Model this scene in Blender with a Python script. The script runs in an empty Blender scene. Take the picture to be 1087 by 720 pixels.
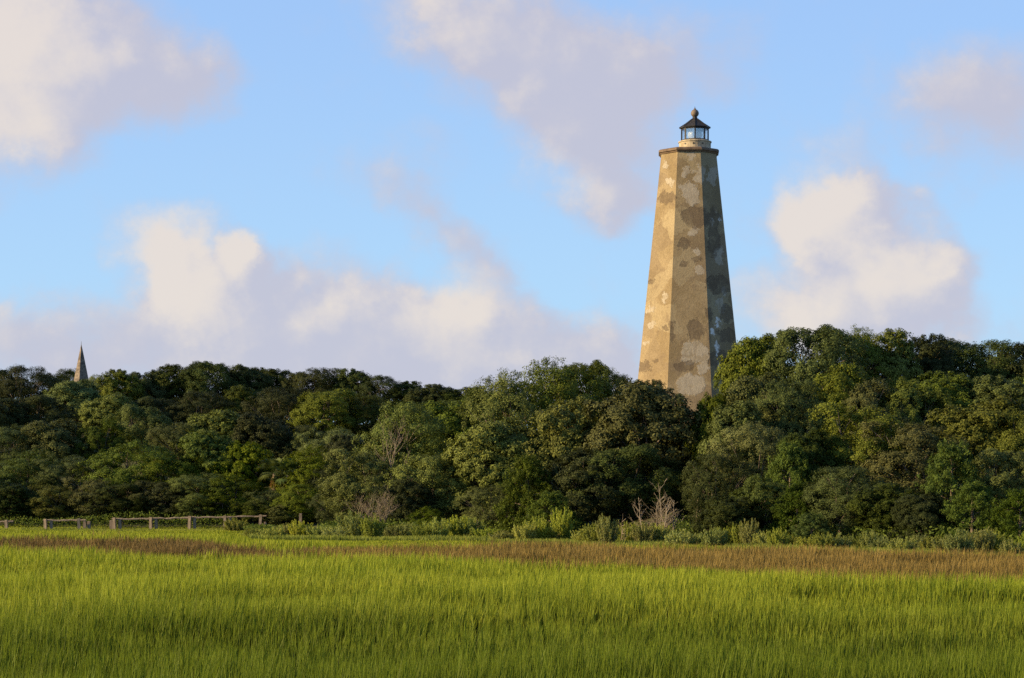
import bpy, math, random
import numpy as np
from mathutils import Vector, Matrix

# ------------------------------------------------------------------ camera, sky, sun, exposure
scene = bpy.context.scene
col = scene.collection
F = 2303.0            # focal length in photo pixels (1087 wide)
HCAM = 3.6            # eye height above the marsh
YH = 512.0            # horizon row
cam_d = bpy.data.cameras.new('camera')
cam = bpy.data.objects.new('camera', cam_d)
col.objects.link(cam)
cam.location = (0, 0, HCAM)
cam.rotation_euler = (math.radians(90), 0, 0)
cam_d.sensor_width = 36.0
cam_d.lens = F / 1087.0 * 36.0
cam_d.shift_y = (YH - 360.0) / 1087.0
cam_d.clip_start = 0.5
cam_d.clip_end = 20000
scene.camera = cam

SUN_EL = math.radians(20.0)
SUN_A = math.radians(11.0)       # how far the sun stands on the camera's side of straight left
S = Vector((-math.cos(SUN_EL) * math.cos(SUN_A), -math.cos(SUN_EL) * math.sin(SUN_A), math.sin(SUN_EL)))
sun_d = bpy.data.lights.new('sun', 'SUN')
sun_d.energy = 4.9
sun_d.color = (1.0, 0.73, 0.36)
sun_d.angle = math.radians(0.5)
sun = bpy.data.objects.new('sun', sun_d)
col.objects.link(sun)
sun.rotation_euler = S.to_track_quat('Z', 'Y').to_euler()
sun.location = S * 300

vs = scene.view_settings
vs.view_transform = 'Standard'
vs.look = 'None'
vs.exposure = 0.75
vs.gamma = 1.0
vs.use_curve_mapping = False
scene.cycles.max_bounces = 6
scene.cycles.diffuse_bounces = 2
scene.cycles.transmission_bounces = 4
scene.cycles.transparent_max_bounces = 8
scene.cycles.use_adaptive_sampling = True
scene.cycles.use_denoising = False


class NT:
    """small node-tree writer"""
    def __init__(self, tree):
        self.t = tree
        self.n = tree.nodes
        self.l = tree.links

    def put(self, sock, v):
        if isinstance(v, bpy.types.NodeSocket):
            self.l.new(v, sock)
        elif isinstance(v, (tuple, list)) and sock.type == 'RGBA' and len(v) == 3:
            sock.default_value = (*v, 1)
        else:
            sock.default_value = v

    def math(self, op, a, b=0.0, c=None, clamp=False):
        m = self.n.new('ShaderNodeMath'); m.operation = op; m.use_clamp = clamp
        self.put(m.inputs[0], a); self.put(m.inputs[1], b)
        if c is not None: self.put(m.inputs[2], c)
        return m.outputs[0]

    def vmath(self, op, a, b=None, scale=None):
        m = self.n.new('ShaderNodeVectorMath'); m.operation = op
        self.put(m.inputs[0], a)
        if b is not None: self.put(m.inputs[1], b)
        if scale is not None: self.put(m.inputs['Scale'], scale)
        return m.outputs[0]

    def noise(self, vec, scale, detail=4, rough=0.55, out='Fac'):
        m = self.n.new('ShaderNodeTexNoise')
        self.put(m.inputs['Vector'], vec)
        m.inputs['Scale'].default_value = scale
        m.inputs['Detail'].default_value = detail
        m.inputs['Roughness'].default_value = rough
        return m.outputs[out]

    def smooth(self, v, a, b, lo=0.0, hi=1.0):
        m = self.n.new('ShaderNodeMapRange'); m.interpolation_type = 'SMOOTHSTEP'
        self.put(m.inputs['Value'], v)
        m.inputs['From Min'].default_value = a; m.inputs['From Max'].default_value = b
        m.inputs['To Min'].default_value = lo; m.inputs['To Max'].default_value = hi
        return m.outputs[0]

    def mix(self, fac, a, b, mode='MIX'):
        m = self.n.new('ShaderNodeMix'); m.data_type = 'RGBA'; m.blend_type = mode
        self.put(m.inputs[0], fac); self.put(m.inputs[6], a); self.put(m.inputs[7], b)
        return m.outputs[2]

    def blob(self, vec, cx, cy, rx, ry, ang=0.0):
        """1 at the centre of an ellipse, falling to 0 at its rim"""
        m = self.n.new('ShaderNodeMapping'); m.vector_type = 'TEXTURE'
        self.put(m.inputs['Vector'], vec)
        m.inputs['Location'].default_value = (cx, cy, 0)
        m.inputs['Rotation'].default_value = (0, 0, ang)
        m.inputs['Scale'].default_value = (rx, ry, 1)
        g = self.n.new('ShaderNodeTexGradient'); g.gradient_type = 'SPHERICAL'
        self.l.new(m.outputs[0], g.inputs[0])
        return g.outputs['Fac']

    def add_up(self, items):
        s = items[0]
        for i in items[1:]:
            s = self.math('ADD', s, i)
        return s

    def attr(self, name):
        m = self.n.new('ShaderNodeAttribute'); m.attribute_name = name
        return m.outputs['Fac']


world = bpy.data.worlds.new('World')
scene.world = world
world.use_nodes = True
w = NT(world.node_tree)
w.n.clear()
SKY_STRENGTH = 0.1
sky = w.n.new('ShaderNodeTexSky')
sky.sky_type = 'NISHITA'
sky.sun_disc = False
sky.sun_elevation = SUN_EL
sky.sun_rotation = math.atan2(S.x, S.y) % (2 * math.pi)
sky.altitude = 0
sky.air_density = 1.0
sky.dust_density = 0.6
sky.ozone_density = 3.0
geo = w.n.new('ShaderNodeTexCoord')
sx = w.n.new('ShaderNodeSeparateXYZ')
w.l.new(geo.outputs['Generated'], sx.inputs[0])
yy = w.math('MAXIMUM', sx.outputs['Y'], 0.03)
uu = w.math('DIVIDE', sx.outputs['X'], yy)
vv = w.math('DIVIDE', sx.outputs['Z'], yy)
cx = w.n.new('ShaderNodeCombineXYZ')
w.l.new(w.math('MULTIPLY', uu, F / 100), cx.inputs[0])
w.l.new(w.math('MULTIPLY', vv, F / 100), cx.inputs[1])
q = cx.outputs[0]      # hundredths: bearing to the right, height above the horizon


def warped(qv):
    """push the bearings about so that cloud outlines billow"""
    d1 = w.vmath('MULTIPLY', w.vmath('SUBTRACT', w.noise(qv, 0.6, 3, 0.5, 'Color'), (0.5, 0.5, 0.5)), (1.0, .9, 0))
    d2 = w.vmath('MULTIPLY', w.vmath('SUBTRACT', w.noise(qv, 1.9, 6, 0.62, 'Color'), (0.5, 0.5, 0.5)), (0.62, 0.55, 0))
    return w.vmath('ADD', w.vmath('ADD', qv, d1), d2)


BODY = [(10, 70, 170, 150, 1.5), (130, 55, 150, 95, 1.3, -10), (205, 85, 65, 65, .7), (60, 140, 80, 60, .5),
        (470, 5, 130, 85, 1.1, -20), (555, 65, 150, 115, 1.35, -25), (600, 60, 130, 90, .5), (640, 140, 120, 120, 1.3, -30), (640, 205, 60, 45, .8), (690, 50, 150, 90, .5),
        (190, 285, 85, 85, 1.5), (262, 272, 30, 34, .9), (240, 350, 120, 90, 1.2), (330, 345, 150, 90, 1.5), (410, 370, 120, 85, 1.3), (490, 350, 95, 80, 1.2), (560, 385, 130, 70, 1.2),
        (640, 380, 110, 62, 1.0), (60, 375, 200, 70, 1.1), (15, 330, 55, 50, .7), (130, 350, 120, 60, .5), (400, 405, 330, 40, .7),
        (885, 205, 75, 90, 1.1, 20), (925, 270, 130, 85, 1.5, -35), (990, 305, 80, 75, 1.0), (850, 335, 130, 70, 1.3), (830, 250, 70, 80, .4),
        (930, 345, 140, 55, .8), (1065, 115, 140, 110, 1.3), (965, 110, 100, 70, .6), (1080, 355, 90, 45, .5),
        (455, 230, 90, 42, .8, -35), (515, 285, 80, 50, .75, -50), (410, 180, 100, 60, .5), (960, 210, 70, 40, .4), (740, 60, 150, 80, .4)]
LIGHT = [(5, 60, 130, 110, 1.2), (30, 140, 90, 60, .8), (130, 50, 100, 50, .4), (470, 10, 90, 60, .45, -30), (590, 190, 70, 40, .5, -30),
         (185, 275, 80, 75, 1.3), (215, 330, 80, 100, .7), (262, 272, 28, 30, 1.0), (490, 345, 90, 80, .9), (370, 330, 60, 50, .4),
         (870, 205, 80, 80, .8), (915, 260, 100, 70, .9, -35), (985, 310, 90, 70, .8, -35), (850, 340, 100, 60, 1.0)]


def blobs(vec, lst):
    out_ = []
    for (px, py, rx, ry, wt, *an) in lst:
        b_ = w.blob(vec, (px - 543.5) / 100, (YH - py) / 100, rx / 100, ry / 100, math.radians(an[0] if an else 0))
        out_.append(w.math('MULTIPLY', b_, wt))
    return w.add_up(out_)


def thickness(qv):
    q_ = warped(qv)
    f1 = w.math('MULTIPLY', w.math('SUBTRACT', w.noise(qv, 1.5, 7, 0.6), 0.5), 1.15)
    return w.math('ADD', blobs(q_, BODY), f1), q_


body, q1 = thickness(q)
body_s, _ = thickness(w.vmath('ADD', q, (-.22, .14, 0)))      # the same cloud a step towards the sun
gen = w.vmath('MULTIPLY', geo.outputs['Generated'], (1, 1, 2.2))
elsewhere = w.math('MULTIPLY', w.smooth(w.noise(gen, 2.6, 6, .6), .5, .72, 0, .5), w.smooth(sx.outputs['Y'], .8, .93, 1.0, 0.0))
dens = w.math('ADD', w.smooth(body, .0, 1.15), elsewhere, clamp=True)
relief = w.math('MULTIPLY', w.math('SUBTRACT', body, body_s), .95)
lit = w.smooth(w.math('ADD', blobs(q1, LIGHT), relief), -.10, 1.30)
cream = tuple(c / SKY_STRENGTH for c in (.505, .44, .385))
mauve = tuple(c / SKY_STRENGTH for c in (.334, .325, .382))
cl = w.mix(lit, mauve, cream)
skyc = w.mix(1.0, sky.outputs[0], (.8, .95, 1.1), 'MULTIPLY')
veil = w.mix(w.smooth(vv, .02, .26), tuple(c / SKY_STRENGTH for c in (.284, .438, .600)), tuple(c / SKY_STRENGTH for c in (.232, .360, .588)))
skyc = w.mix(w.math('MULTIPLY', w.smooth(sx.outputs['Z'], .22, .7, .78, .08), w.smooth(sx.outputs['Y'], .1, .8, .2, 1.0)), skyc, veil)          # bright veil of high haze, cut back overhead and behind to lower ambient
final = w.mix(w.math('MULTIPLY', dens, .86), skyc, cl)
bg = w.n.new('ShaderNodeBackground')
bg.inputs['Strength'].default_value = SKY_STRENGTH
w.l.new(final, bg.inputs['Color'])
wo = w.n.new('ShaderNodeOutputWorld')
w.l.new(bg.outputs[0], wo.inputs['Surface'])

# ------------------------------------------------------------------ helpers
rng = np.random.default_rng(7)


def tag(o, label=None, cat=None, group=None, kind=None):
    if label: o['label'] = label
    if cat: o['category'] = cat
    if group: o['group'] = group
    if kind: o['kind'] = kind
    return o


def empty(name, loc, rz=0.0):
    o = bpy.data.objects.new(name, None)
    col.objects.link(o)
    o.location = loc
    o.rotation_euler = (0, 0, rz)
    o.empty_display_size = 0.5
    return o


def link_mesh(name, me, mat, parent=None, smooth=False):
    if mat is not None and not me.materials:
        me.materials.append(mat)
    o = bpy.data.objects.new(name, me)
    col.objects.link(o)
    if parent is not None: o.parent = parent
    if smooth:
        me.polygons.foreach_set('use_smooth', np.ones(len(me.polygons), dtype=bool))
    return o


def mesh_np(name, verts, faces_flat, sizes):
    """mesh from numpy arrays: verts (n,3), flat loop indices and the loops of each face"""
    me = bpy.data.meshes.new(name)
    sizes = np.asarray(sizes, dtype=np.int32)
    starts = np.concatenate(([0], np.cumsum(sizes)[:-1])).astype(np.int32)
    me.vertices.add(len(verts))
    me.vertices.foreach_set('co', np.asarray(verts, dtype=np.float32).ravel())
    me.loops.add(len(faces_flat))
    me.loops.foreach_set('vertex_index', np.asarray(faces_flat, dtype=np.int32))
    me.polygons.add(len(sizes))
    me.polygons.foreach_set('loop_start', starts)
    me.update(calc_edges=True)
    return me


def face_attr(me, name, vals):
    a = me.attributes.new(name, 'FLOAT', 'FACE')
    a.data.foreach_set('value', np.asarray(vals, dtype=np.float32))


def point_attr(me, name, vals):
    a = me.attributes.new(name, 'FLOAT', 'POINT')
    a.data.foreach_set('value', np.asarray(vals, dtype=np.float32))


class MB:
    """collects rings, boxes and tubes into one mesh"""
    def __init__(self):
        self.v = []; self.f = []

    def add(self, vs, fs):
        b = len(self.v)
        self.v += [tuple(p) for p in vs]
        self.f += [tuple(i + b for i in f) for f in fs]

    def box(self, c, s, rz=0.0, tilt=0.0):
        x, y, z = s[0] / 2, s[1] / 2, s[2] / 2
        m = Matrix.Translation(c) @ Matrix.Rotation(rz, 4, 'Z') @ Matrix.Rotation(tilt, 4, 'Y')
        vs = [m @ Vector(p) for p in ((-x, -y, -z), (x, -y, -z), (x, y, -z), (-x, y, -z), (-x, -y, z), (x, -y, z), (x, y, z), (-x, y, z))]
        self.add(vs, [(0, 3, 2, 1), (4, 5, 6, 7), (0, 1, 5, 4), (1, 2, 6, 5), (2, 3, 7, 6), (3, 0, 4, 7)])

    def rings(self, prof, n, a0=0.0, cap=True):
        """lathe of a profile [(radius, z)...]"""
        vs = []
        for r, z in prof:
            for k in range(n):
                a = a0 + 2 * math.pi * k / n
                vs.append((r * math.cos(a), r * math.sin(a), z))
        fs = []
        for i in range(len(prof) - 1):
            for k in range(n):
                k2 = (k + 1) % n
                fs.append((i * n + k, i * n + k2, (i + 1) * n + k2, (i + 1) * n + k))
        if cap:
            fs.append(tuple(range(n - 1, -1, -1)))
            t = (len(prof) - 1) * n
            fs.append(tuple(t + k for k in range(n)))
        self.add(vs, fs)

    def tube(self, pts, radii, n=5):
        pts = [Vector(p) for p in pts]
        vs = []; fs = []
        for i, p in enumerate(pts):
            d = (pts[min(i + 1, len(pts) - 1)] - pts[max(i - 1, 0)])
            if d.length < 1e-6: d = Vector((0, 0, 1))
            d.normalize()
            a = d.cross(Vector((0.31, 0.95, 0.05)))
            if a.length < 1e-3: a = d.cross(Vector((1, 0, 0)))
            a.normalize(); b = d.cross(a)
            for k in range(n):
                t = 2 * math.pi * k / n
                vs.append(p + (a * math.cos(t) + b * math.sin(t)) * radii[i])
        for i in range(len(pts) - 1):
            for k in range(n):
                k2 = (k + 1) % n
                fs.append((i * n + k, i * n + k2, (i + 1) * n + k2, (i + 1) * n + k))
        fs.append(tuple(range(n - 1, -1, -1)))
        fs.append(tuple((len(pts) - 1) * n + k for k in range(n)))
        self.add(vs, fs)

    def mesh(self, name):
        me = bpy.data.meshes.new(name)
        me.from_pydata(self.v, [], self.f)
        me.update()
        return me

    def build(self, name, mat, parent=None, smooth=False):
        return link_mesh(name, self.mesh(name), mat, parent, smooth)


def smoothstep(t):
    t = np.clip(t, 0, 1)
    return t * t * (3 - 2 * t)


EDGE_PX = [-400, 0, 244, 268, 430, 500, 650, 800, 1000, 1087, 1500]
EDGE_D = [168, 165, 162, 141, 135, 136, 126, 118, 109, 105, 96]


def edge_dist(px):
    return np.interp(px, EDGE_PX, EDGE_D)


START_PX = [-400, 0, 200, 480, 600, 700, 800, 1000, 1087, 1500]
START_D = [168, 165, 163, 158, 145, 130, 118, 110, 106, 98]


def vnoise(x, y, s, seed=0):
    """smooth 2D value noise"""
    x = np.asarray(x, dtype=float) / s + 37.7 * seed; y = np.asarray(y, dtype=float) / s + 91.3 * seed
    xi = np.floor(x); yi = np.floor(y); fx = x - xi; fy = y - yi
    fx = fx * fx * (3 - 2 * fx); fy = fy * fy * (3 - 2 * fy)

    def h(a, b):
        t = np.sin(a * 127.1 + b * 311.7 + seed * 17.3) * 43758.5453
        return t - np.floor(t)
    return (h(xi, yi) * (1 - fx) + h(xi + 1, yi) * fx) * (1 - fy) + (h(xi, yi + 1) * (1 - fx) + h(xi + 1, yi + 1) * fx) * fy


def ground(x, y):
    x = np.asarray(x, dtype=float); y = np.asarray(y, dtype=float)
    px = 543.5 + F * x / np.maximum(y, 60.0)
    t = y - np.interp(px, START_PX, START_D)
    amp = np.interp(px, [480, 620], [9.6, 7.2])
    ln = np.interp(px, [480, 620], [66, 52])
    k = np.clip((t - 1) / ln, 0, 1)
    return amp * (.55 * k + .45 * smoothstep(k)) + 0.5 * (vnoise(x, y, 14, 3) - .5) * smoothstep(t / 20)


def gz(x, y):
    return float(ground(x, y))


def at(px, py, d):
    return Vector(((px - 543.5) / F * d, d, HCAM + (YH - py) / F * d))


# ------------------------------------------------------------------ materials
def new_mat(name):
    m = bpy.data.materials.new(name)
    m.use_nodes = True
    nt = NT(m.node_tree)
    nt.n.clear()
    out = nt.n.new('ShaderNodeOutputMaterial')
    return m, nt, out


def leaf_mat(name, dark, light, transl=0.14, rough=0.6, spread=0.24, translcol=None):
    m, nt, out = new_mat(name)
    oi = nt.n.new('ShaderNodeObjectInfo')
    var = nt.attr('var')
    c = nt.mix(var, dark, light)
    hsv = nt.n.new('ShaderNodeHueSaturation')
    nt.put(hsv.inputs['Color'], c)
    nt.put(hsv.inputs['Hue'], nt.smooth(oi.outputs['Random'], 0, 1, .494, .520))
    r2 = nt.math('FRACT', nt.math('MULTIPLY', oi.outputs['Random'], 7.31))
    nt.put(hsv.inputs['Value'], nt.smooth(r2, 0, 1, 1 - spread, 1 + spread))
    r3 = nt.math('FRACT', nt.math('MULTIPLY', oi.outputs['Random'], 3.77))
    nt.put(hsv.inputs['Saturation'], nt.smooth(r3, 0, 1, .85, 1.12))
    p = nt.n.new('ShaderNodeBsdfPrincipled')
    nt.put(p.inputs['Base Color'], hsv.outputs[0])
    p.inputs['Roughness'].default_value = rough
    p.inputs['Specular IOR Level'].default_value = 0.07
    tr = nt.n.new('ShaderNodeBsdfTranslucent')
    nt.put(tr.inputs['Color'], nt.mix(1.0, hsv.outputs[0], (1.25, 1.2, .6), 'MULTIPLY'))
    mx = nt.n.new('ShaderNodeMixShader')
    mx.inputs[0].default_value = transl
    nt.l.new(p.outputs[0], mx.inputs[1]); nt.l.new(tr.outputs[0], mx.inputs[2])
    nt.l.new(mx.outputs[0], out.inputs[0])
    return m


def plain_mat(name, c1, c2, scale=4.0, rough=0.85, detail=5, stretch=(1, 1, 1), bump=0.0, metallic=0.0):
    m, nt, out = new_mat(name)
    tc = nt.n.new('ShaderNodeTexCoord')
    v = nt.vmath('MULTIPLY', tc.outputs['Object'], stretch)
    n = nt.noise(v, scale, detail, .6)
    p = nt.n.new('ShaderNodeBsdfPrincipled')
    nt.put(p.inputs['Base Color'], nt.mix(nt.smooth(n, .3, .7), c1, c2))
    p.inputs['Roughness'].default_value = rough
    p.inputs['Metallic'].default_value = metallic
    p.inputs['Specular IOR Level'].default_value = 0.3
    if bump:
        b = nt.n.new('ShaderNodeBump')
        b.inputs['Strength'].default_value = bump
        nt.put(b.inputs['Height'], n)
        nt.l.new(b.outputs[0], p.inputs['Normal'])
    nt.l.new(p.outputs[0], out.inputs[0])
    return m


M_OAK = leaf_mat('oak_leaves', (.030, .042, .009), (.172, .203, .039))
M_DARK = leaf_mat('shade_toned_oak_leaves', (.015, .022, .006), (.078, .094, .022), .15)  # darker oak foliage; its tone stands in for shadow gaps between crowns
M_BROWN = leaf_mat('olive_brown_leaves', (.034, .042, .010), (.175, .182, .041))
M_CEDAR = leaf_mat('cedar_leaves', (.028, .045, .008), (.110, .145, .020), .15)
M_BRIGHT = leaf_mat('bright_leaves', (.036, .053, .009), (.140, .172, .027), .3)
M_SHRUB = leaf_mat('groundsel_leaves', (.160, .182, .040), (.32, .345, .090), .4)
M_PALM = leaf_mat('palm_leaves', (.050, .072, .018), (.10, .13, .035), .25)
M_DEADLEAF = leaf_mat('dead_palm_leaves', (.20, .115, .05), (.33, .20, .09), .2)
M_BARK = plain_mat('bark', (.10, .08, .06), (.22, .18, .14), 3, .95, stretch=(1, 1, .3), bump=.4)
M_PALE = plain_mat('bleached_wood', (.18, .145, .105), (.30, .25, .19), 4, .9, stretch=(1, 1, .3))
M_TWIG = plain_mat('grey_twigs', (.13, .105, .075), (.22, .18, .13), 4, .9)
M_LIMB = plain_mat('grey_limbs', (.13, .105, .078), (.22, .18, .138), 4, .9)
M_FENCE = plain_mat('weathered_timber', (.15, .115, .082), (.34, .265, .19), 5, .9, stretch=(2.5, 2.5, .5), bump=.4)


def grass_mat(name, base, tip, tip2, transl=.45, near=None):
    m, nt, out = new_mat(name)
    t = nt.attr('t'); rnd = nt.attr('rnd')
    g = nt.n.new('ShaderNodeNewGeometry')
    pn = nt.noise(nt.vmath('MULTIPLY', g.outputs['Position'], (.7, 1.6, 0)), .16, 4, .6)
    tc_ = nt.mix(nt.smooth(nt.math('ADD', nt.math('MULTIPLY', pn, .7), nt.math('MULTIPLY', rnd, .3)), .3, .7), tip, tip2)
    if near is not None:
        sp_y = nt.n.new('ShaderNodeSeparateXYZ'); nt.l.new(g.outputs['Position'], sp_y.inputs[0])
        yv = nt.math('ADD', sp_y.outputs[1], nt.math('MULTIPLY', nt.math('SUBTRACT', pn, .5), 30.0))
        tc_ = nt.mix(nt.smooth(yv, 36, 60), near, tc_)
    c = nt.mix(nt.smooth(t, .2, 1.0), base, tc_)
    hsv = nt.n.new('ShaderNodeHueSaturation')
    nt.put(hsv.inputs['Color'], c)
    nt.put(hsv.inputs['Value'], nt.smooth(rnd, 0, 1, .7, 1.3))
    d = nt.n.new('ShaderNodeBsdfPrincipled')
    nt.put(d.inputs['Base Color'], hsv.outputs[0])
    d.inputs['Roughness'].default_value = .5
    d.inputs['Specular IOR Level'].default_value = .1
    tr = nt.n.new('ShaderNodeBsdfTranslucent')
    nt.put(tr.inputs['Color'], hsv.outputs[0])
    mx = nt.n.new('ShaderNodeMixShader')
    mx.inputs[0].default_value = transl
    nt.l.new(d.outputs[0], mx.inputs[1]); nt.l.new(tr.outputs[0], mx.inputs[2])
    nt.l.new(mx.outputs[0], out.inputs[0])
    return m


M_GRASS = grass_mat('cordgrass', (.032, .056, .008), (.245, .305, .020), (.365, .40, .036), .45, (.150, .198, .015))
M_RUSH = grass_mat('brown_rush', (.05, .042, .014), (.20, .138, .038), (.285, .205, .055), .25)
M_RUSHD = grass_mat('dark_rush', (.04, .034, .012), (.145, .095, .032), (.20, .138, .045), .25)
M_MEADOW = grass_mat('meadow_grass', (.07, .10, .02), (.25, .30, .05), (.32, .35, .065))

# ------------------------------------------------------------------ ground
xs = np.unique(np.concatenate([np.linspace(-6000, -120, 22), np.linspace(-120, 120, 121), np.linspace(120, 6000, 22)]))
ys = np.unique(np.concatenate([np.linspace(-3000, 20, 16), np.linspace(20, 320, 151), np.linspace(320, 9000, 22)]))
GX, GY = np.meshgrid(xs, ys)
GZ = ground(GX, GY)
nx, ny = len(xs), len(ys)
ii = (np.arange(ny - 1)[:, None] * nx + np.arange(nx - 1)[None, :]).ravel()
fl = np.stack([ii, ii + 1, ii + nx + 1, ii + nx], 1).ravel()
gm = mesh_np('ground', np.stack([GX, GY, GZ], -1).reshape(-1, 3), fl, np.full(len(ii), 4))
m, nt, out = new_mat('marsh_soil')
g = nt.n.new('ShaderNodeNewGeometry')
n1 = nt.noise(g.outputs['Position'], .35, 6, .6)
p = nt.n.new('ShaderNodeBsdfPrincipled')
nt.put(p.inputs['Base Color'], nt.mix(nt.smooth(n1, .35, .65), (.045, .050, .018), (.075, .085, .022)))
p.inputs['Roughness'].default_value = .95
nt.l.new(p.outputs[0], out.inputs[0])
tag(link_mesh('marsh_ground', gm, m, None, True), kind='structure')


# ------------------------------------------------------------------ marsh grasses
BR_PX = [-200, 10, 40, 100, 160, 230, 300, 420, 640, 900, 1000, 1087, 1300]
BR_UP = [582, 575, 571, 570, 571, 576, 584, 580, 581, 584, 589, 594, 602]
BR_LO = [582, 584, 586, 588, 589, 592, 592, 598, 599, 615, 616, 611, 612]


def in_brown(x, y):
    px = 543.5 + F * x / y
    row = YH + F * (HCAM - .6) / y
    row = row + (vnoise(x, y, 5, 11) - .5) * 4.5 + (vnoise(x, y, 1.6, 12) - .5) * 3.0 + (vnoise(x, y * .4, 14, 13) - .5) * 5 + rng.normal(0, 1.1, len(x))
    return (row > np.interp(px, BR_PX, BR_UP)) & (row < np.interp(px, BR_PX, BR_LO))


def scatter(d0, d1, per_m2_at, margin=9.0):
    """random points in the wedge seen from the path, denser near"""
    n = 0
    half = lambda d: d * .245 + margin
    ds = np.linspace(d0, d1, 400)
    wts = 2 * half(ds) * per_m2_at(ds)
    tot = int(np.trapezoid(wts, ds)) if hasattr(np, 'trapezoid') else int(np.trapz(wts, ds))
    cdf = np.cumsum(wts); cdf = cdf / cdf[-1]
    y = np.interp(rng.random(tot), cdf, ds)
    x = (rng.random(tot) * 2 - 1) * half(y)
    return x, y


def blades(name, x, y, h, wd, lean, mat, label, cat):
    n = len(x)
    z = ground(x, y) - .02
    az = rng.random(n) * math.pi
    ax = np.stack([np.cos(az), np.sin(az), np.zeros(n)], 1)
    la = rng.normal(0, 1, (n, 2)) * lean + np.array([.06, .0])
    b = np.stack([x, y, z], 1)
    mid = b + np.stack([la[:, 0] * h * .35, la[:, 1] * h * .35, h * .58], 1)
    top = b + np.stack([la[:, 0] * h * 1.0, la[:, 1] * h * 1.0, h * np.sqrt(np.clip(1 - .5 * (la ** 2).sum(1), .3, 1))], 1)
    hw = (wd / 2)[:, None] * ax
    V = np.stack([b - hw, b + hw, mid - hw * .85, mid + hw * .85, top], 1).reshape(-1, 3)
    base = np.arange(n) * 5
    fl = np.stack([base, base + 1, base + 3, base + 2, base + 2, base + 3, base + 4], 1).ravel()
    me = mesh_np(name, V, fl, np.tile([4, 3], n))
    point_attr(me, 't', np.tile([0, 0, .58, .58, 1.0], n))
    point_attr(me, 'rnd', np.repeat(np.clip(.5 * rng.random(n) + .5 * vnoise(x, y, .34, 73), 0, 1), 5))
    o = link_mesh(name, me, mat)
    return tag(o, label, cat, kind='stuff')


x, y = scatter(26, 168, lambda d: np.interp(d, [26, 45, 75, 110, 168], [150, 110, 75, 48, 34]))
px_ = 543.5 + F * x / y
ok = y < edge_dist(px_) + 3
br = in_brown(x, y)
g_ = ok & ~br
gx, gy = x[g_], y[g_]
# blades grow in tufts: draw each one towards the middle of its tuft
ci = np.floor(gx / .34 + .5 * vnoise(gx, gy, 1.3, 71)); cj = np.floor(gy / .40 + .5 * vnoise(gx, gy, 1.3, 72))
h1 = np.sin(ci * 12.9898 + cj * 78.233) * 43758.5453; h1 = h1 - np.floor(h1)
h2 = np.sin(ci * 39.346 + cj * 11.135) * 24634.6345; h2 = h2 - np.floor(h2)
tx = (ci + h1) * .34; ty = (cj + h2) * .40
pull = rng.uniform(.1, .6, len(gx)) * (gy < 85)
gx = gx + (tx + rng.normal(0, .05, len(gx)) - gx) * pull; gy = gy + (ty + rng.normal(0, .05, len(gx)) - gy) * pull
patch = smoothstep((vnoise(gx, gy, 7, 21) * .6 + vnoise(gx, gy, 2.2, 22) * .4 - .22) / .56)
hh = (.60 + .52 * patch) * rng.uniform(.72, 1.12, len(gx)) * np.interp(gy, [90, 130], [1, .62]) * np.interp(gy - edge_dist(543.5 + F * gx / gy), [-34, -14], [1, .36])
ww = np.maximum(.019, gy * .00046) * rng.uniform(.7, 1.4, len(gx))
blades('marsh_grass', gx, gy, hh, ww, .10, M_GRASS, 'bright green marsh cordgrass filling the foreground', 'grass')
bx, by = x[ok & br], y[ok & br]
rep = 2
bx = np.repeat(bx, rep) + rng.normal(0, .12, len(bx) * rep); by = np.repeat(by, rep) + rng.normal(0, .12, len(by) * rep)
row_b = YH + F * (HCAM - .6) / by
px_b = 543.5 + F * bx / by
left_b = (px_b + (row_b - 588) * 12 + 60 * (vnoise(bx, by, 3, 33) - .5)) < 300
for sel, nm, mt, lab in ((left_b, 'dark_rush', M_RUSHD, 'dark brown patch of needle rush in the left of the marsh'), (~left_b, 'tan_rush', M_RUSH, 'tan brown band of rush crossing the marsh from the centre to the right')):
    sxb, syb = bx[sel], by[sel]
    hh = rng.uniform(.42, .85, len(sxb)) * (.65 + .7 * vnoise(sxb, syb, 3, 31))
    blades(nm, sxb, syb, hh, np.maximum(.014, syb * .00036) * rng.uniform(.7, 1.3, len(sxb)), .13, mt, lab, 'rush')

# ------------------------------------------------------------------ lighthouse
LX, LD = 731.0, 195.0
lp = at(LX, 0, LD)
LZ = gz(lp.x, LD)
K = F / LD


def zl(py):      # row -> metres above the foot of the tower
    return HCAM + (YH - py) / K - LZ


root = empty('lighthouse', (lp.x, LD, LZ))
root.rotation_euler.z = -math.atan2(lp.x, LD) + math.radians(.8)
tag(root, 'tall octagonal lighthouse with patchy tan plaster rising above the treetops', 'lighthouse')
rot_in = root.rotation_euler.z


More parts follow.
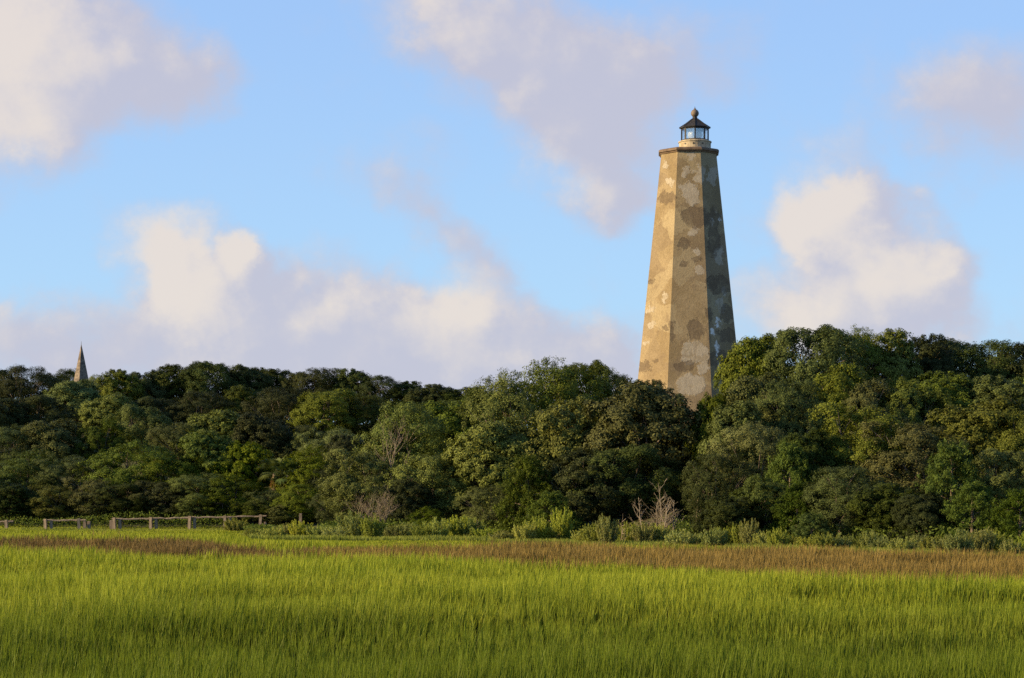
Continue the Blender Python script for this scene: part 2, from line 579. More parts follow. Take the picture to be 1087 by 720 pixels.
def stucco():
    m, nt, out = new_mat('patched_plaster')
    tc = nt.n.new('ShaderNodeTexCoord')
    P = tc.outputs['Object']
    wob = nt.vmath('MULTIPLY', nt.vmath('SUBTRACT', nt.noise(P, .55, 4, .6, 'Color'), (.5, .5, .5)), (1.3, 1.3, 1.6))
    P1 = nt.vmath('ADD', P, wob)
    # flat (x, z) coordinates used for the named repairs
    s = nt.n.new('ShaderNodeSeparateXYZ'); nt.l.new(P, s.inputs[0])
    wob2 = nt.vmath('MULTIPLY', nt.vmath('SUBTRACT', nt.noise(P, 1.0, 7, .72, 'Color'), (.5, .5, .5)), (1.9, 2.0, 0))
    cc = nt.n.new('ShaderNodeCombineXYZ'); nt.l.new(s.outputs[0], cc.inputs[0]); nt.l.new(s.outputs[2], cc.inputs[1])
    Q = nt.vmath('ADD', cc.outputs[0], wob2)
    front = nt.math('LESS_THAN', s.outputs[1], 0.0)

    def spots(lst, edge=.09):
        r = []
        for (px, py, rx, ry) in lst:
            b = nt.blob(Q, (px - LX) / K, zl(py), rx / K * 1.25, ry / K * 1.25)
            r.append(nt.smooth(b, .18, .18 + edge))
        return nt.math('MULTIPLY', nt.math('MINIMUM', nt.add_up(r), 1.0), front)

    light = spots([(733.5, 172, 5, 4), (726.5, 187, 5, 7), (735, 188, 2.5, 2.5), (742.5, 190, 6, 11), (730, 203, 9, 5), (733, 212, 9, 12), (739.5, 272, 3.5, 4),
                   (741, 292, 5, 6), (737, 378, 15, 13), (746, 394, 5, 8), (732, 411, 16, 12), (711, 196, 5, 4), (706, 178, 3, 4),
                   (691, 331, 3, 5), (691, 347, 3.5, 4), (686, 366, 3, 3), (705, 320, 3, 3), (762, 275, 6, 10), (756, 190, 5, 10), (763, 328, 5, 9), (768, 312, 3, 5), (735, 250, 5, 5)])
    dark = spots([(725, 285, 5, 5), (740, 279, 7, 3), (751, 337, 4, 7), (737, 354, 9, 11), (747, 356, 4, 4), (706, 352, 3.5, 3.5), (713.5, 356, 3, 12),
                  (725, 391, 11, 6), (685, 390, 6, 6), (697, 385, 3, 3), (708, 213, 9, 7), (762, 305, 14, 10), (770, 335, 9, 10), (772, 358, 10, 8),
                  (757, 250, 7, 30), (738, 236, 14, 13), (726, 262, 8, 6), (762, 385, 12, 10), (692, 300, 3, 2.5)])
    white = spots([(761, 345, 3, 5), (760, 372, 2.2, 9), (754, 238, 1.8, 5), (763, 233, 2.5, 4), (756, 355, 2, 4), (762, 393, 3, 5), (769, 232, 2, 5)])
    big = nt.noise(P1, .35, 5, .6)
    mid = nt.noise(P1, 1.0, 6, .65)
    fine = nt.noise(P, 7.0, 5, .7)
    base = nt.mix(nt.smooth(big, .38, .62), (.232, .173, .096), (.308, .238, .142))
    v = nt.n.new('ShaderNodeTexVoronoi'); v.feature = 'F1'
    nt.put(v.inputs['Vector'], P1); v.inputs['Scale'].default_value = .42
    sepc = nt.n.new('ShaderNodeSeparateColor'); nt.l.new(v.outputs['Color'], sepc.inputs[0])
    base = nt.mix(nt.math('MULTIPLY', nt.smooth(sepc.outputs[0], .55, .6), .45), base, (.20, .15, .098))
    base = nt.mix(nt.math('MULTIPLY', nt.smooth(sepc.outputs[1], .7, .75), .5), base, (.38, .31, .19))
    base = nt.mix(nt.math('MULTIPLY', nt.smooth(mid, .56, .64), .5), base, (.19, .14, .09))
    base = nt.mix(nt.math('MULTIPLY', nt.math('MULTIPLY', light, .85), nt.smooth(mid, .36, .50, .5, 1.0)), base, (.40, .35, .275))
    base = nt.mix(nt.math('MULTIPLY', nt.math('MULTIPLY', dark, .66), nt.smooth(nt.noise(P, 1.7, 6, .65), .36, .50, .6, 1.0)), base, (.10, .073, .052))
    base = nt.mix(nt.math('MULTIPLY', white, nt.smooth(mid, .40, .56)), base, (.72, .70, .66))
    base = nt.mix(1.0, base, nt.smooth(fine, .25, .75, .80, 1.16), 'MULTIPLY')
    # weathering streaks from the cornice down
    st = nt.noise(nt.vmath('MULTIPLY', P, (3.2, 3.2, .16)), 1.0, 4, .6)
    base = nt.mix(nt.math('MULTIPLY', nt.smooth(st, .55, .72), .38), base, (.20, .15, .10))
    p = nt.n.new('ShaderNodeBsdfPrincipled')
    nt.put(p.inputs['Base Color'], base)
    p.inputs['Roughness'].default_value = .92
    p.inputs['Specular IOR Level'].default_value = .2
    b = nt.n.new('ShaderNodeBump')
    b.inputs['Strength'].default_value = .5; b.inputs['Distance'].default_value = .12
    hgt = nt.add_up([nt.math('MULTIPLY', fine, .35), nt.math('MULTIPLY', light, .35), nt.math('MULTIPLY', dark, -.4), nt.math('MULTIPLY', mid, .5)])
    nt.put(b.inputs['Height'], hgt)
    nt.l.new(b.outputs[0], p.inputs['Normal'])
    nt.l.new(p.outputs[0], out.inputs[0])
    return m


M_STUCCO = stucco()
M_CORN = plain_mat('brown_stone', (.12, .08, .055), (.20, .14, .095), 2.5, .8, bump=.3)
M_DRUM = plain_mat('cream_brick', (.30, .24, .16), (.50, .42, .30), 2.2, .85, bump=.4)
M_IRON = plain_mat('dark_iron', (.018, .018, .020), (.045, .04, .036), 6, .5)
M_BALL = plain_mat('rusted_copper', (.10, .075, .055), (.21, .16, .12), 4, .6)
m, nt, out = new_mat('lantern_glass')
gl = nt.n.new('ShaderNodeBsdfGlossy'); gl.inputs['Roughness'].default_value = .04
trn = nt.n.new('ShaderNodeBsdfTransparent'); trn.inputs['Color'].default_value = (.96, .97, .97, 1)
mx = nt.n.new('ShaderNodeMixShader'); mx.inputs[0].default_value = .26
nt.l.new(trn.outputs[0], mx.inputs[1]); nt.l.new(gl.outputs[0], mx.inputs[2]); nt.l.new(mx.outputs[0], out.inputs[0])
M_GLASS = m
M_LENS = plain_mat('white_lens', (.70, .72, .72), (.82, .82, .80), 6, .2)

A0 = math.radians(22.5)
z_top = zl(165.5)
ap_top = 58.0 / K / 2
slope = .1035


def apo(z):
    return ap_top + (z_top - z) * slope


c225 = math.cos(A0)
s_ = MB()
prof = [(apo(zz) / c225, zz) for zz in np.linspace(-1.6, z_top, 60)]
s_.rings(prof, 8, A0)
shaft = s_.build('tower_shaft', M_STUCCO, root)
c_ = MB()
zc = z_top + .003
r1 = ap_top / c225
c_.rings([(r1 + .08, zc), (r1 + .13, zc + .10), (r1 + .25, zc + .16), (r1 + .25, zc + .32), (r1 + .10, zc + .42), (2.0, zc + .50)], 8, A0)
c_.build('cornice', M_CORN, root)
zd = zc + .503
d_ = MB()
d_.rings([(1.43, zd), (1.43, zd + .62), (1.50, zd + .64), (1.50, zd + .73), (1.30, zd + .80)], 40)
drum = d_.build('lantern_drum', M_DRUM, root)
for a in (-128, -96, -62, -20):
    hmb = MB()
    ar = math.radians(a)
    hmb.box((1.435 * math.cos(ar), 1.435 * math.sin(ar), zd + .42), (.05, .13, .12), ar)
    hmb.build('vent_hole', M_IRON, drum)
zg = zd + .803
RL = 1.19
fr = MB()
for k in range(8):
    a = k * math.pi / 4
    fr.box((RL * math.cos(a), RL * math.sin(a), zg + .55), (.12, .12, 1.10), a)
for zz, hh_ in ((zg + .05, .10), (zg + 1.06, .12)):
    for k in range(8):
        a = A0 + k * math.pi / 4
        fr.box((RL * c225 * math.cos(a), RL * c225 * math.sin(a), zz), (.10, .86, hh_), a)
fr.build('lantern_frame', M_IRON, root)
for k in range(8):
    a = A0 + k * math.pi / 4
    pm = MB()
    pm.box((RL * c225 * math.cos(a), RL * c225 * math.sin(a), zg + .56), (.02, .80, .88), a)
    pm.build('glass_pane', M_GLASS, root)
rf = MB()
rf.rings([(RL + .20, zg + 1.125), (RL + .22, zg + 1.20), (.83, zg + 1.56), (.48, zg + 1.84), (.25, zg + 2.0), (.2, zg + 2.18)], 8, 0)
for k in range(8):
    a = k * math.pi / 4
    rf.tube([(1.41 * math.cos(a), 1.41 * math.sin(a), zg + 1.21), (.83 * math.cos(a), .83 * math.sin(a), zg + 1.575), (.26 * math.cos(a), .26 * math.sin(a), zg + 2.01)], [.035] * 3, 4)
rf.build('lantern_roof', M_IRON, root)
bl = MB()
zb = zg + 2.50
bl.rings([(.14, zg + 2.14), (.17, zb - .32)] + [(.36 * math.sin(t), zb - .36 * math.cos(t)) for t in np.linspace(.5, math.pi - .35, 12)] + [(.10, zb + .38), (.04, zb + .48)], 20)
ball = bl.build('ball_finial', M_BALL, root, True)
sp = MB()
sp.tube([(0, 0, zb + .46), (0, 0, zb + .62)], [.03, .012], 6)
sp.build('lightning_rod', M_IRON, ball)
ln = MB()
ln.rings([(.40, zg + .02), (.40, zg + .20), (.58, zg + .30), (.66, zg + .55), (.58, zg + .82), (.36, zg + .94), (.1, zg + .98)], 20)
ln.build('beacon_lens', M_LENS, root, True)

for o in root.children:          # the lantern stands a little off the tower's axis
    if o.name.split('.')[0] not in ('tower_shaft', 'cornice'):
        o.location.x = .56

# ------------------------------------------------------------------ church spire
SD = 258.0
tip = at(86.3, 365.5, SD)
sroot = empty('church_spire', (tip.x, SD, gz(tip.x, SD)))
sroot.rotation_euler.z = math.radians(41)
tag(sroot, 'narrow grey shingled church spire poking above the trees on the far left', 'spire')
zt = tip.z - sroot.location.z
M_SHING = plain_mat('worn_shingles', (.09, .073, .06), (.24, .195, .155), 2.4, .9, bump=.4, stretch=(1, 1, 1.6))
pm = MB()
hb = 66.0 / F * SD
prof = [(1.50 * t ** .97 + .015, zt - hb * t) for t in np.linspace(1.0, 0.0, 26)]
pm.rings(prof, 4, math.radians(45))
pm.build('spire_roof', M_SHING, sroot)
tw = MB()
tw.box((0, 0, (zt - hb) / 2 - .52), (1.9, 1.9, zt - hb + .96))
tw.build('tower_wall', M_SHING, sroot)
fn = MB()
fn.tube([(0, 0, zt - .05), (0, 0, zt + .35)], [.03, .015], 5)
fn.build('finial', M_IRON, sroot)

# ------------------------------------------------------------------ fences
FD = 162.0
FENCES = [
    ('short broken timber fence at the far left edge of the marsh', [(-14, 553, 563, 0), (7, 552, 563, 0)]),
    ('two-bay weathered timber fence of low posts, left of the long one', [(48.5, 551, 562.8, 1), (84, 550.5, 562.4, 2)]),
    ('long weathered timber rail fence with paired posts before the trees', [(121.5, 549.5, 562.6, 2), (160, 549, 563.6, 1), (201, 547.8, 564, 1), (238.5, 547.4, 564.2, 1), (276, 546.4, 564, 3)]),
]


def post_mesh(px, ytop, ybase, x_off=0.0, yo=0.0, dark=0.0, hcut=0.0, wd=.21):
    d = F * HCAM / (ybase - YH) if False else FD
    p0 = at(px, ytop, d)
    z0 = gz(p0.x, d)
    h = p0.z - z0 - hcut
    mb = MB()
    mb.v = []
    mb.rings([(wd * .69, -.3), (wd * .70, h * .5), (wd * .68, h - .03), (wd * .60, h)], 4, math.radians(45))
    return mb, p0.x + x_off, d + yo, z0, h


for label, posts in FENCES:
    p0 = at(posts[0][0], 560, FD)
    fr_ = empty('timber_fence', (p0.x, FD, gz(p0.x, FD)))
    tag(fr_, label, 'fence', 'weathered timber fences at the back of the marsh')
    tops = []
    for (px, yt, yb, pair) in posts:
        mb, X, Y, Z, h = post_mesh(px, yt, yb)
        o = mb.build('post', M_FENCE, fr_)
        o.location = (X - p0.x, 0, Z - fr_.location.z)
        o.rotation_euler = (random.Random(px).uniform(-.04, .04), random.Random(px + 1).uniform(-.06, .06), random.Random(px).uniform(-.2, .2))
        tops.append((X - p0.x, h))
        if pair:
            mb, X, Y, Z, h2 = post_mesh(px, yt, yb, .36, .30, 0, .16 if pair != 3 else .55)
            o = mb.build('post', M_FENCE, fr_)
            o.location = (X - p0.x, .30, Z - fr_.location.z)
            if pair == 2:
                mb, X, Y, Z, h2 = post_mesh(px, yt, yb, .62 if px < 100 else -.34, .55, 0, .22, .24)
                o = mb.build('post', M_FENCE, fr_)
                o.location = (X - p0.x, .60, Z - fr_.location.z)
    for (xa, ha), (xb, hb_) in zip(tops[:-1], tops[1:]):
        r = MB()
        k = 9
        rr = random.Random(int(xa * 10))
        pts = [(xa + (xb - xa) * i / (k - 1), .24, ha + (hb_ - ha) * i / (k - 1) - .13 + rr.uniform(-.035, .035)) for i in range(k)]
        pts[0] = (xa - .25, .24, pts[0][2]); pts[-1] = (xb + .45, .24, pts[-1][2])
        r.tube(pts, [.062 + rr.uniform(-.012, .018) for _ in pts], 6)
        r.build('rail', M_FENCE, fr_)
mb, X, Y, Z, h = post_mesh(319, 545.3, 563)
o = mb.build('fence_post', M_FENCE)
o.location = (X, Y, Z)
tag(o, 'lone weathered timber post standing above pale bushes, right of the fence end', 'post')


# ------------------------------------------------------------------ foliage builders
def unit(v):
    return v / np.maximum(np.linalg.norm(v, axis=-1, keepdims=True), 1e-9)


def leaf_cards(name, P, N, L, W, var, upbias=None, r=rng):
    n = len(P)
    t = unit(r.normal(0, 1, (n, 3)) if upbias is None else upbias + r.normal(0, .45, (n, 3)))
    t = unit(t - (t * N).sum(1, keepdims=True) * N)
    b = np.cross(N, t)
    L2 = L[:, None] / 2; W2 = W[:, None] / 2
    V = np.stack([P - t * L2, P + b * W2 - t * L2 * .1, P + t * L2, P - b * W2 - t * L2 * .1], 1).reshape(-1, 3)
    me = mesh_np(name, V, np.arange(4 * n), np.full(n, 4))
    face_attr(me, 'var', var)
    return me


def grow_oak(seed, H=10.0, R=4.6, n_major=27, n_sub=34, n_leaf=70, flat=.88, low=-.88, leaf=.145, droop=0.0):
    r = np.random.default_rng(seed)
    leaf *= (.82, 1.0, 1.28)[seed % 3]
    flat *= (1.08, .86, 1.0, .94)[seed % 4]
    C = np.array([0, 0, H * .49])
    rad = np.array([R - 1.35, R - 1.35, H * .51 - 1.3])
    k = np.arange(n_major) + .5
    phi = np.arccos(np.clip(1 - (1 - low) * k / n_major, -1, 1)); th = math.pi * (1 + 5 ** .5) * k + r.normal(0, .35, n_major)
    D = np.stack([np.cos(th) * np.sin(phi), np.sin(th) * np.sin(phi), np.cos(phi)], 1)
    D = unit(D + r.normal(0, .18, D.shape))
    lob = .9 + .20 * np.sin(th * 2 + r.uniform(0, 6)) * np.sin(phi * 3 + r.uniform(0, 6)) * .6
    c = C + D * rad * (r.uniform(.68, 1.06, n_major) * lob)[:, None]
    rm = r.uniform(1.15, 2.1, n_major) * R / 4.6
    mi = np.repeat(np.arange(n_major), n_sub)
    d2 = unit(r.normal(0, 1, (len(mi), 3)) + D[mi] * .6 + np.array([0, 0, .35]))
    s = c[mi] + d2 * (rm[mi] * r.uniform(.68, 1.03, len(mi)))[:, None] * np.array([1, 1, flat])
    rs = r.uniform(.30, .58, len(mi)) * R / 4.6
    li = np.repeat(np.arange(len(mi)), n_leaf)
    d3 = unit(r.normal(0, 1, (len(li), 3)) + d2[li] * .5 + np.array([0, 0, .25 - droop]))
    P = s[li] + d3 * (rs[li] * r.random(len(li)) ** .45)[:, None] * np.array([1, 1, .82])
    P[:, 2] = np.maximum(P[:, 2], .15)
    N = unit(d3 * .45 + d2[li] * .8 + D[mi][li] * .35 + r.normal(0, .50, d3.shape) + np.array([0, 0, .1]))
    L = r.uniform(.7, 1.35, len(li)) * leaf
    var = np.clip(r.random(len(li)) ** 1.6 * .75 + r.random(len(mi))[li] * .30 + r.random(n_major)[mi][li] * .22 - .04, 0, 1)
    crown = leaf_cards('crown', P, N, L, L * r.uniform(.42, .62, len(li)), var, r=r)
    # trunk and limbs
    mb = MB()
    rr = random.Random(seed)
    fork = Vector((rr.uniform(-.4, .4), rr.uniform(-.4, .4), H * .26))
    mb.tube([(0, 0, -.8), (0, 0, .15), (fork.x * .5, fork.y * .5, H * .13), fork], [.42, .34, .27, .24], 8)
    order = sorted(range(n_major), key=lambda i: rr.random())[:14]
    for i in order:
        e = Vector(c[i])
        m1 = fork.lerp(e, .35) + Vector((rr.uniform(-.4, .4), rr.uniform(-.4, .4), rr.uniform(-.2, .5)))
        m2 = fork.lerp(e, .7) + Vector((rr.uniform(-.35, .35), rr.uniform(-.35, .35), rr.uniform(-.1, .5)))
        mb.tube([fork, m1, m2, e], [.14, .09, .055, .025], 5)
        for _ in range(3):
            j = rr.randrange(n_sub)
            mb.tube([m2, m2.lerp(Vector(s[i * n_sub + j]), .55) + Vector((rr.uniform(-.15, .15), 0, rr.uniform(0, .2))), Vector(s[i * n_sub + j])], [.04, .028, .012], 4)
    return crown, mb.mesh('trunk')


def grow_cedar(seed, H=9.0, R=2.6):
    r = np.random.default_rng(seed)
    n_major = 100
    t = ((np.arange(n_major) + r.random(n_major)) / n_major) ** 1.15
    th = np.arange(n_major) * 2.39996 + r.normal(0, .5, n_major)
    prof = np.interp(t, [0, .12, .35, .7, .9, 1.0], [.75, .95, 1.0, .62, .32, .06])
    rr_ = R * prof * r.uniform(.55, 1.0, n_major)
    c = np.stack([rr_ * np.cos(th), rr_ * np.sin(th), .5 + t * (H - 1.0)], 1)
    D = unit(np.stack([np.cos(th), np.sin(th), np.full(n_major, .55)], 1))
    n_sub = 9
    mi = np.repeat(np.arange(n_major), n_sub)
    s = c[mi] + D[mi] * r.uniform(-.2, .75, len(mi))[:, None] + r.normal(0, .28, (len(mi), 3))
    n_leaf = 34
    li = np.repeat(np.arange(len(mi)), n_leaf)
    d3 = unit(r.normal(0, 1, (len(li), 3)) + np.array([0, 0, .4]))
    P = s[li] + d3 * (r.random(len(li)) ** .5 * .30)[:, None] * np.array([1, 1, 1.35])
    N = unit(d3 + D[mi][li] * .5 + r.normal(0, .5, d3.shape))
    L = r.uniform(.14, .30, len(li))
    up = D[mi][li] * .6 + np.array([0, 0, .7])
    var = np.clip(r.random(len(li)) * .5 + r.random(len(mi))[li] * .5, 0, 1)
    crown = leaf_cards('crown', P, N, L, L * .33, var, up, r)
    mb = MB()
    mb.tube([(0, 0, -.8), (0, 0, 1), (.1, 0, H * .5), (0, .05, H * .92)], [.26, .2, .12, .03], 7)
    q_ = random.Random(seed)
    for i in range(0, n_major, 3):
        mb.tube([(0, 0, max(.4, c[i][2] - .6)), tuple(c[i] * [.5, .5, 1] - [0, 0, .2]), tuple(c[i])], [.06, .045, .02], 4)
    return crown, mb.mesh('trunk')


def grow_shrub(seed, H=1.8, R=1.1):
    """upright airy bush made of many feathery sprays"""
    r = np.random.default_rng(seed)
    n = 70
    th = r.random(n) * 2 * math.pi
    rad = np.sqrt(r.random(n)) * R * .75
    top = H * (1 - .45 * (rad / R) ** 2) * r.uniform(.55, 1.05, n)
    b = np.stack([rad * np.cos(th) * .5, rad * np.sin(th) * .5, np.full(n, -.05)], 1)
    e = np.stack([rad * np.cos(th) * 1.35, rad * np.sin(th) * 1.35, top], 1)
    m_ = 85
    li = np.repeat(np.arange(n), m_)
    tt = r.uniform(.08, 1.0, len(li)) ** .8
    P = b[li] + (e - b)[li] * tt[:, None] + r.normal(0, .085, (len(li), 3)) * (1.25 - tt)[:, None] * 1.2
    P[:, 2] = np.maximum(P[:, 2], .03)
    ax = unit(e - b)
    N = unit(r.normal(0, 1, (len(li), 3)) + np.stack([np.cos(th), np.sin(th), np.full(n, .2)], 1)[li] * .9)
    L = r.uniform(.09, .20, len(li))
    var = np.clip(tt * .35 + r.random(len(li)) * .35 + r.random(n)[li] * .4, 0, 1)
    crown = leaf_cards('foliage', P, N, L, L * .36, var, ax[li] + np.array([0, 0, .4]), r)
    mb = MB()
    for i in range(0, n, 4):
        mb.tube([tuple(b[i] - [0, 0, .2]), tuple(b[i] * .5 + e[i] * .5), tuple(e[i] * .9 + b[i] * .1)], [.022, .014, .006], 4)
    return crown, mb.mesh('stems')


def grow_palm(seed):
    r = random.Random(seed)
    H = 3.9
    tr_ = MB()
    tr_.tube([(0, 0, -.5), (.02, 0, 1), (.05, .02, 2.4), (.05, .02, H)], [.24, .19, .18, .17], 9)
    fr_ = []; fv = []
    V = []; Fq = []; var = []

    def frond(base, az, el, lp_, lf, vv_, store, drop):
        d = Vector((math.cos(az) * math.cos(el), math.sin(az) * math.cos(el), math.sin(el)))
        tip_ = base + d * lp_
        side = d.cross(Vector((0, 0, 1))).normalized()
        nrm = side.cross(d).normalized()
        vs_, va_ = store
        vs_ += [base - side * .03, base + side * .03, tip_ + side * .02, tip_ - side * .02]; va_.append(vv_)
        for k in range(18):
            a = math.radians(-105 + 210 * k / 17)
            ld = (d * math.cos(a) + side * math.sin(a)).normalized()
            ll = lf * (1 - .28 * abs(a) / 1.8) * r.uniform(.85, 1.1)
            e_ = tip_ + ld * ll + Vector((0, 0, -drop * ll)) + nrm * r.uniform(-.1, .1)
            mpt = tip_ + ld * ll * .55 + Vector((0, 0, -drop * ll * .2))
            wv = ld.cross(nrm).normalized() * .045
            vs_ += [tip_, mpt + wv, e_, mpt - wv]; va_.append(vv_ * .7 + r.random() * .3)

    live = ([], []); dead = ([], [])
    top = Vector((.05, .02, H))
    for i in range(30):
        frond(top + Vector((0, 0, r.uniform(-.2, .25))), i * 2.4 + r.uniform(-.3, .3), math.radians(r.uniform(-25, 80)), r.uniform(.7, 1.2), r.uniform(.65, .95), r.random(), live, .35)
    for i in range(18):
        frond(top + Vector((0, 0, r.uniform(-.4, -.1))), i * 2.4 + r.uniform(-.3, .3), math.radians(r.uniform(-89, -72)), r.uniform(.2, .6), r.uniform(.4, .65), r.random(), dead, .3)
    out_ = []
    for nm, (vs_, va_) in (('fronds', live), ('dead_frond_skirt', dead)):
        me = mesh_np(nm, np.array([tuple(p) for p in vs_]), np.arange(len(vs_)), np.full(len(vs_) // 4, 4))
        face_attr(me, 'var', va_)
        out_.append(me)
    return tr_.mesh('trunk'), out_[0], out_[1]


def grow_bare(seed, H=5.0, spread=.55, depth=5, r0=.13, lean=0.0, n0=3):
    r = random.Random(seed)
    mb = MB()

    def branch(p, d, ln, rad, lv):
        k = 4
        pts = [p]; q_ = p.copy(); dd = d.copy()
        for _ in range(k):
            dd = (dd + Vector((r.gauss(0, .13), r.gauss(0, .13), r.gauss(.03, .08)))).normalized()
            q_ = q_ + dd * ln / k
            pts.append(q_.copy())
        mb.tube(pts, [rad * (1 - .5 * i / k) for i in range(k + 1)], 6 if lv > 2 else 3)
        if lv == 0: return
        nb = r.randint(3, 4)
        for i in range(nb):
            t = r.uniform(.35, 1.0)
            b = pts[min(k, max(1, int(round(t * k))))]
            ax = Vector((r.gauss(0, 1), r.gauss(0, 1), r.gauss(.25, .5))).normalized()
            nd = (dd * (1 - spread) + ax * spread * 1.25).normalized()
            branch(b, nd, ln * r.uniform(.5, .78), rad * r.uniform(.4, .58), lv - 1)
    for i in range(n0):
        a = i * 2 * math.pi / n0 + r.uniform(-.5, .5)
        d = Vector((math.cos(a) * .25 + lean, math.sin(a) * .25, 1)).normalized()
        branch(Vector((math.cos(a) * .1, math.sin(a) * .1, -.3)), d, H * .42 * r.uniform(.8, 1.15), r0, depth - 1)
    return mb.mesh('branches')


def grow_saplings(seed, H, trunks, r0=.05):
    r = random.Random(seed)
    mb = MB()
    for i in range(trunks):
        bx_, by_ = r.uniform(-.9, .9), r.uniform(-.5, .5)
        h = H * r.uniform(.55, 1.0) if i else H
        lean = (r.uniform(-.14, .14), r.uniform(-.08, .08))
        pts = [Vector((bx_ + lean[0] * h * t + r.uniform(-.03, .03), by_ + lean[1] * h * t, h * t - .2)) for t in (0, .2, .4, .6, .8, 1)]
        mb.tube(pts, [r0 * (1.1 - .85 * t) for t in (0, .2, .4, .6, .8, 1)], 6)
        for _ in range(16):
            t = r.uniform(.25, .98); k = min(4, int(t * 5)); p = pts[k].lerp(pts[k + 1], t * 5 - k)
            a = r.uniform(0, 6.28); ln = h * r.uniform(.12, .30) * (1.2 - t * .6)
            d = Vector((math.cos(a), math.sin(a), r.uniform(.5, 1.5))).normalized()
            e = p + d * ln + Vector((0, 0, ln * .15))
            mb.tube([p, p.lerp(e, .5) + Vector((r.uniform(-.05, .05), 0, -.03)), e], [r0 * .34, r0 * .22, r0 * .1], 4)
            for _ in range(4):
                q_ = p.lerp(e, r.uniform(.35, 1)); d2 = (d + Vector((r.gauss(0, .5), r.gauss(0, .5), r.gauss(.2, .4)))).normalized()
                mb.tube([q_, q_ + d2 * ln * r.uniform(.25, .5)], [r0 * .16, r0 * .07], 3)
    return mb.mesh('branches')


# kinds: (H, W, [(crown mesh, trunk mesh)...], material)
def variants(fn, seeds, mat, **kw):
    res = []
    for s in seeds:
        c, t = fn(s, **kw)
        c.materials.append(mat); t.materials.append(M_BARK)
        res.append((c, t))
    return res


def recolor(vs_, mat):
    res = []
    for c, t in vs_:
        c2 = c.copy(); c2.materials.clear(); c2.materials.append(mat)
        res.append((c2, t))
    return res


oakA = variants(grow_oak, [11, 12, 13, 14, 15], M_OAK)
darkA = recolor(oakA[:4], M_DARK)
brownA = variants(grow_oak, [31, 32, 33], M_BROWN, n_major=27, n_sub=30, n_leaf=68, flat=.66, leaf=.145)
brightA = variants(grow_oak, [41, 42, 43], M_BRIGHT, n_major=26, n_sub=26, n_leaf=60, leaf=.19)
cedarA = variants(grow_cedar, [51, 52, 53], M_CEDAR)
shrubA = variants(grow_shrub, [61, 62, 63, 64], M_SHRUB)
KINDS = {
    'oak': ('oak_tree', 'olive-green oak', 10.0, 9.4, oakA, 'crown'),
    'dark': ('oak_tree', 'shade-toned dark oak', 10.0, 9.4, darkA, 'crown'),
    'brown': ('oak_tree', 'brownish olive oak', 10.0, 9.4, brownA, 'crown'),
    'bright': ('broadleaf_tree', 'fresh green broadleaf tree', 10.0, 9.4, brightA, 'crown'),
    'cedar': ('cedar_tree', 'feathery green cedar', 9.0, 5.6, cedarA, 'crown'),
}
protos = {}
SIZES = {}


def size_of(me):
    if me.name not in SIZES:
        co = np.empty(len(me.vertices) * 3, dtype=np.float32)
        me.vertices.foreach_get('co', co)
        co = co.reshape(-1, 3)
        SIZES[me.name] = (float(np.percentile(co[:, 2], 99.7)), float(2 * np.percentile(np.abs(co[:, 0]), 97)))
    return SIZES[me.name]




def plant(kind, px, ytop, d, wpx, label, group, sink=.25):
    name, _, H0, W0, vs_, crown_name = KINDS[kind]
    r = random.Random(int(px * 13 + ytop * 7 + d))
    p_ = at(px, ytop, d)
    z0 = gz(p_.x, d)
    h = max(p_.z - z0, 1.0)
    wd = wpx / F * d * (1.1 if kind == 'cedar' else 1.14 if px < 480 else 1.24)
    cm, tm = vs_[r.randrange(len(vs_))]
    key = (kind, cm.name)
    H0, W0 = size_of(cm)
    t = empty(name, (p_.x, d, z0 - sink), r.uniform(0, 6.28))
    t.scale = (wd / W0, wd / W0 * r.uniform(.9, 1.1), (h + sink) / H0)
    tag(t, label, 'tree', group)
    if key not in protos:
        protos[key] = (link_mesh(crown_name, cm, None, t), link_mesh('trunk', tm, None, t, True))
    else:
        for o_ in protos[key]:
            c = o_.copy()
            col.objects.link(c)
            c.parent = t
    return t


ORD = ['first', 'second', 'third', 'fourth', 'fifth', 'sixth', 'seventh', 'eighth', 'ninth', 'tenth', 'eleventh', 'twelfth', 'thirteenth', 'fourteenth', 'fifteenth',
       'sixteenth', 'seventeenth', 'eighteenth', 'nineteenth', 'twentieth'] + ['twenty-' + s for s in ('first', 'second', 'third', 'fourth', 'fifth', 'sixth', 'seventh', 'eighth', 'ninth')] + ['thirtieth'] + ['thirty-' + s for s in ('first', 'second', 'third', 'fourth', 'fifth', 'sixth', 'seventh', 'eighth', 'ninth')] + ['fortieth'] + ['forty-' + s for s in ('first', 'second', 'third', 'fourth', 'fifth', 'sixth', 'seventh', 'eighth', 'ninth')]


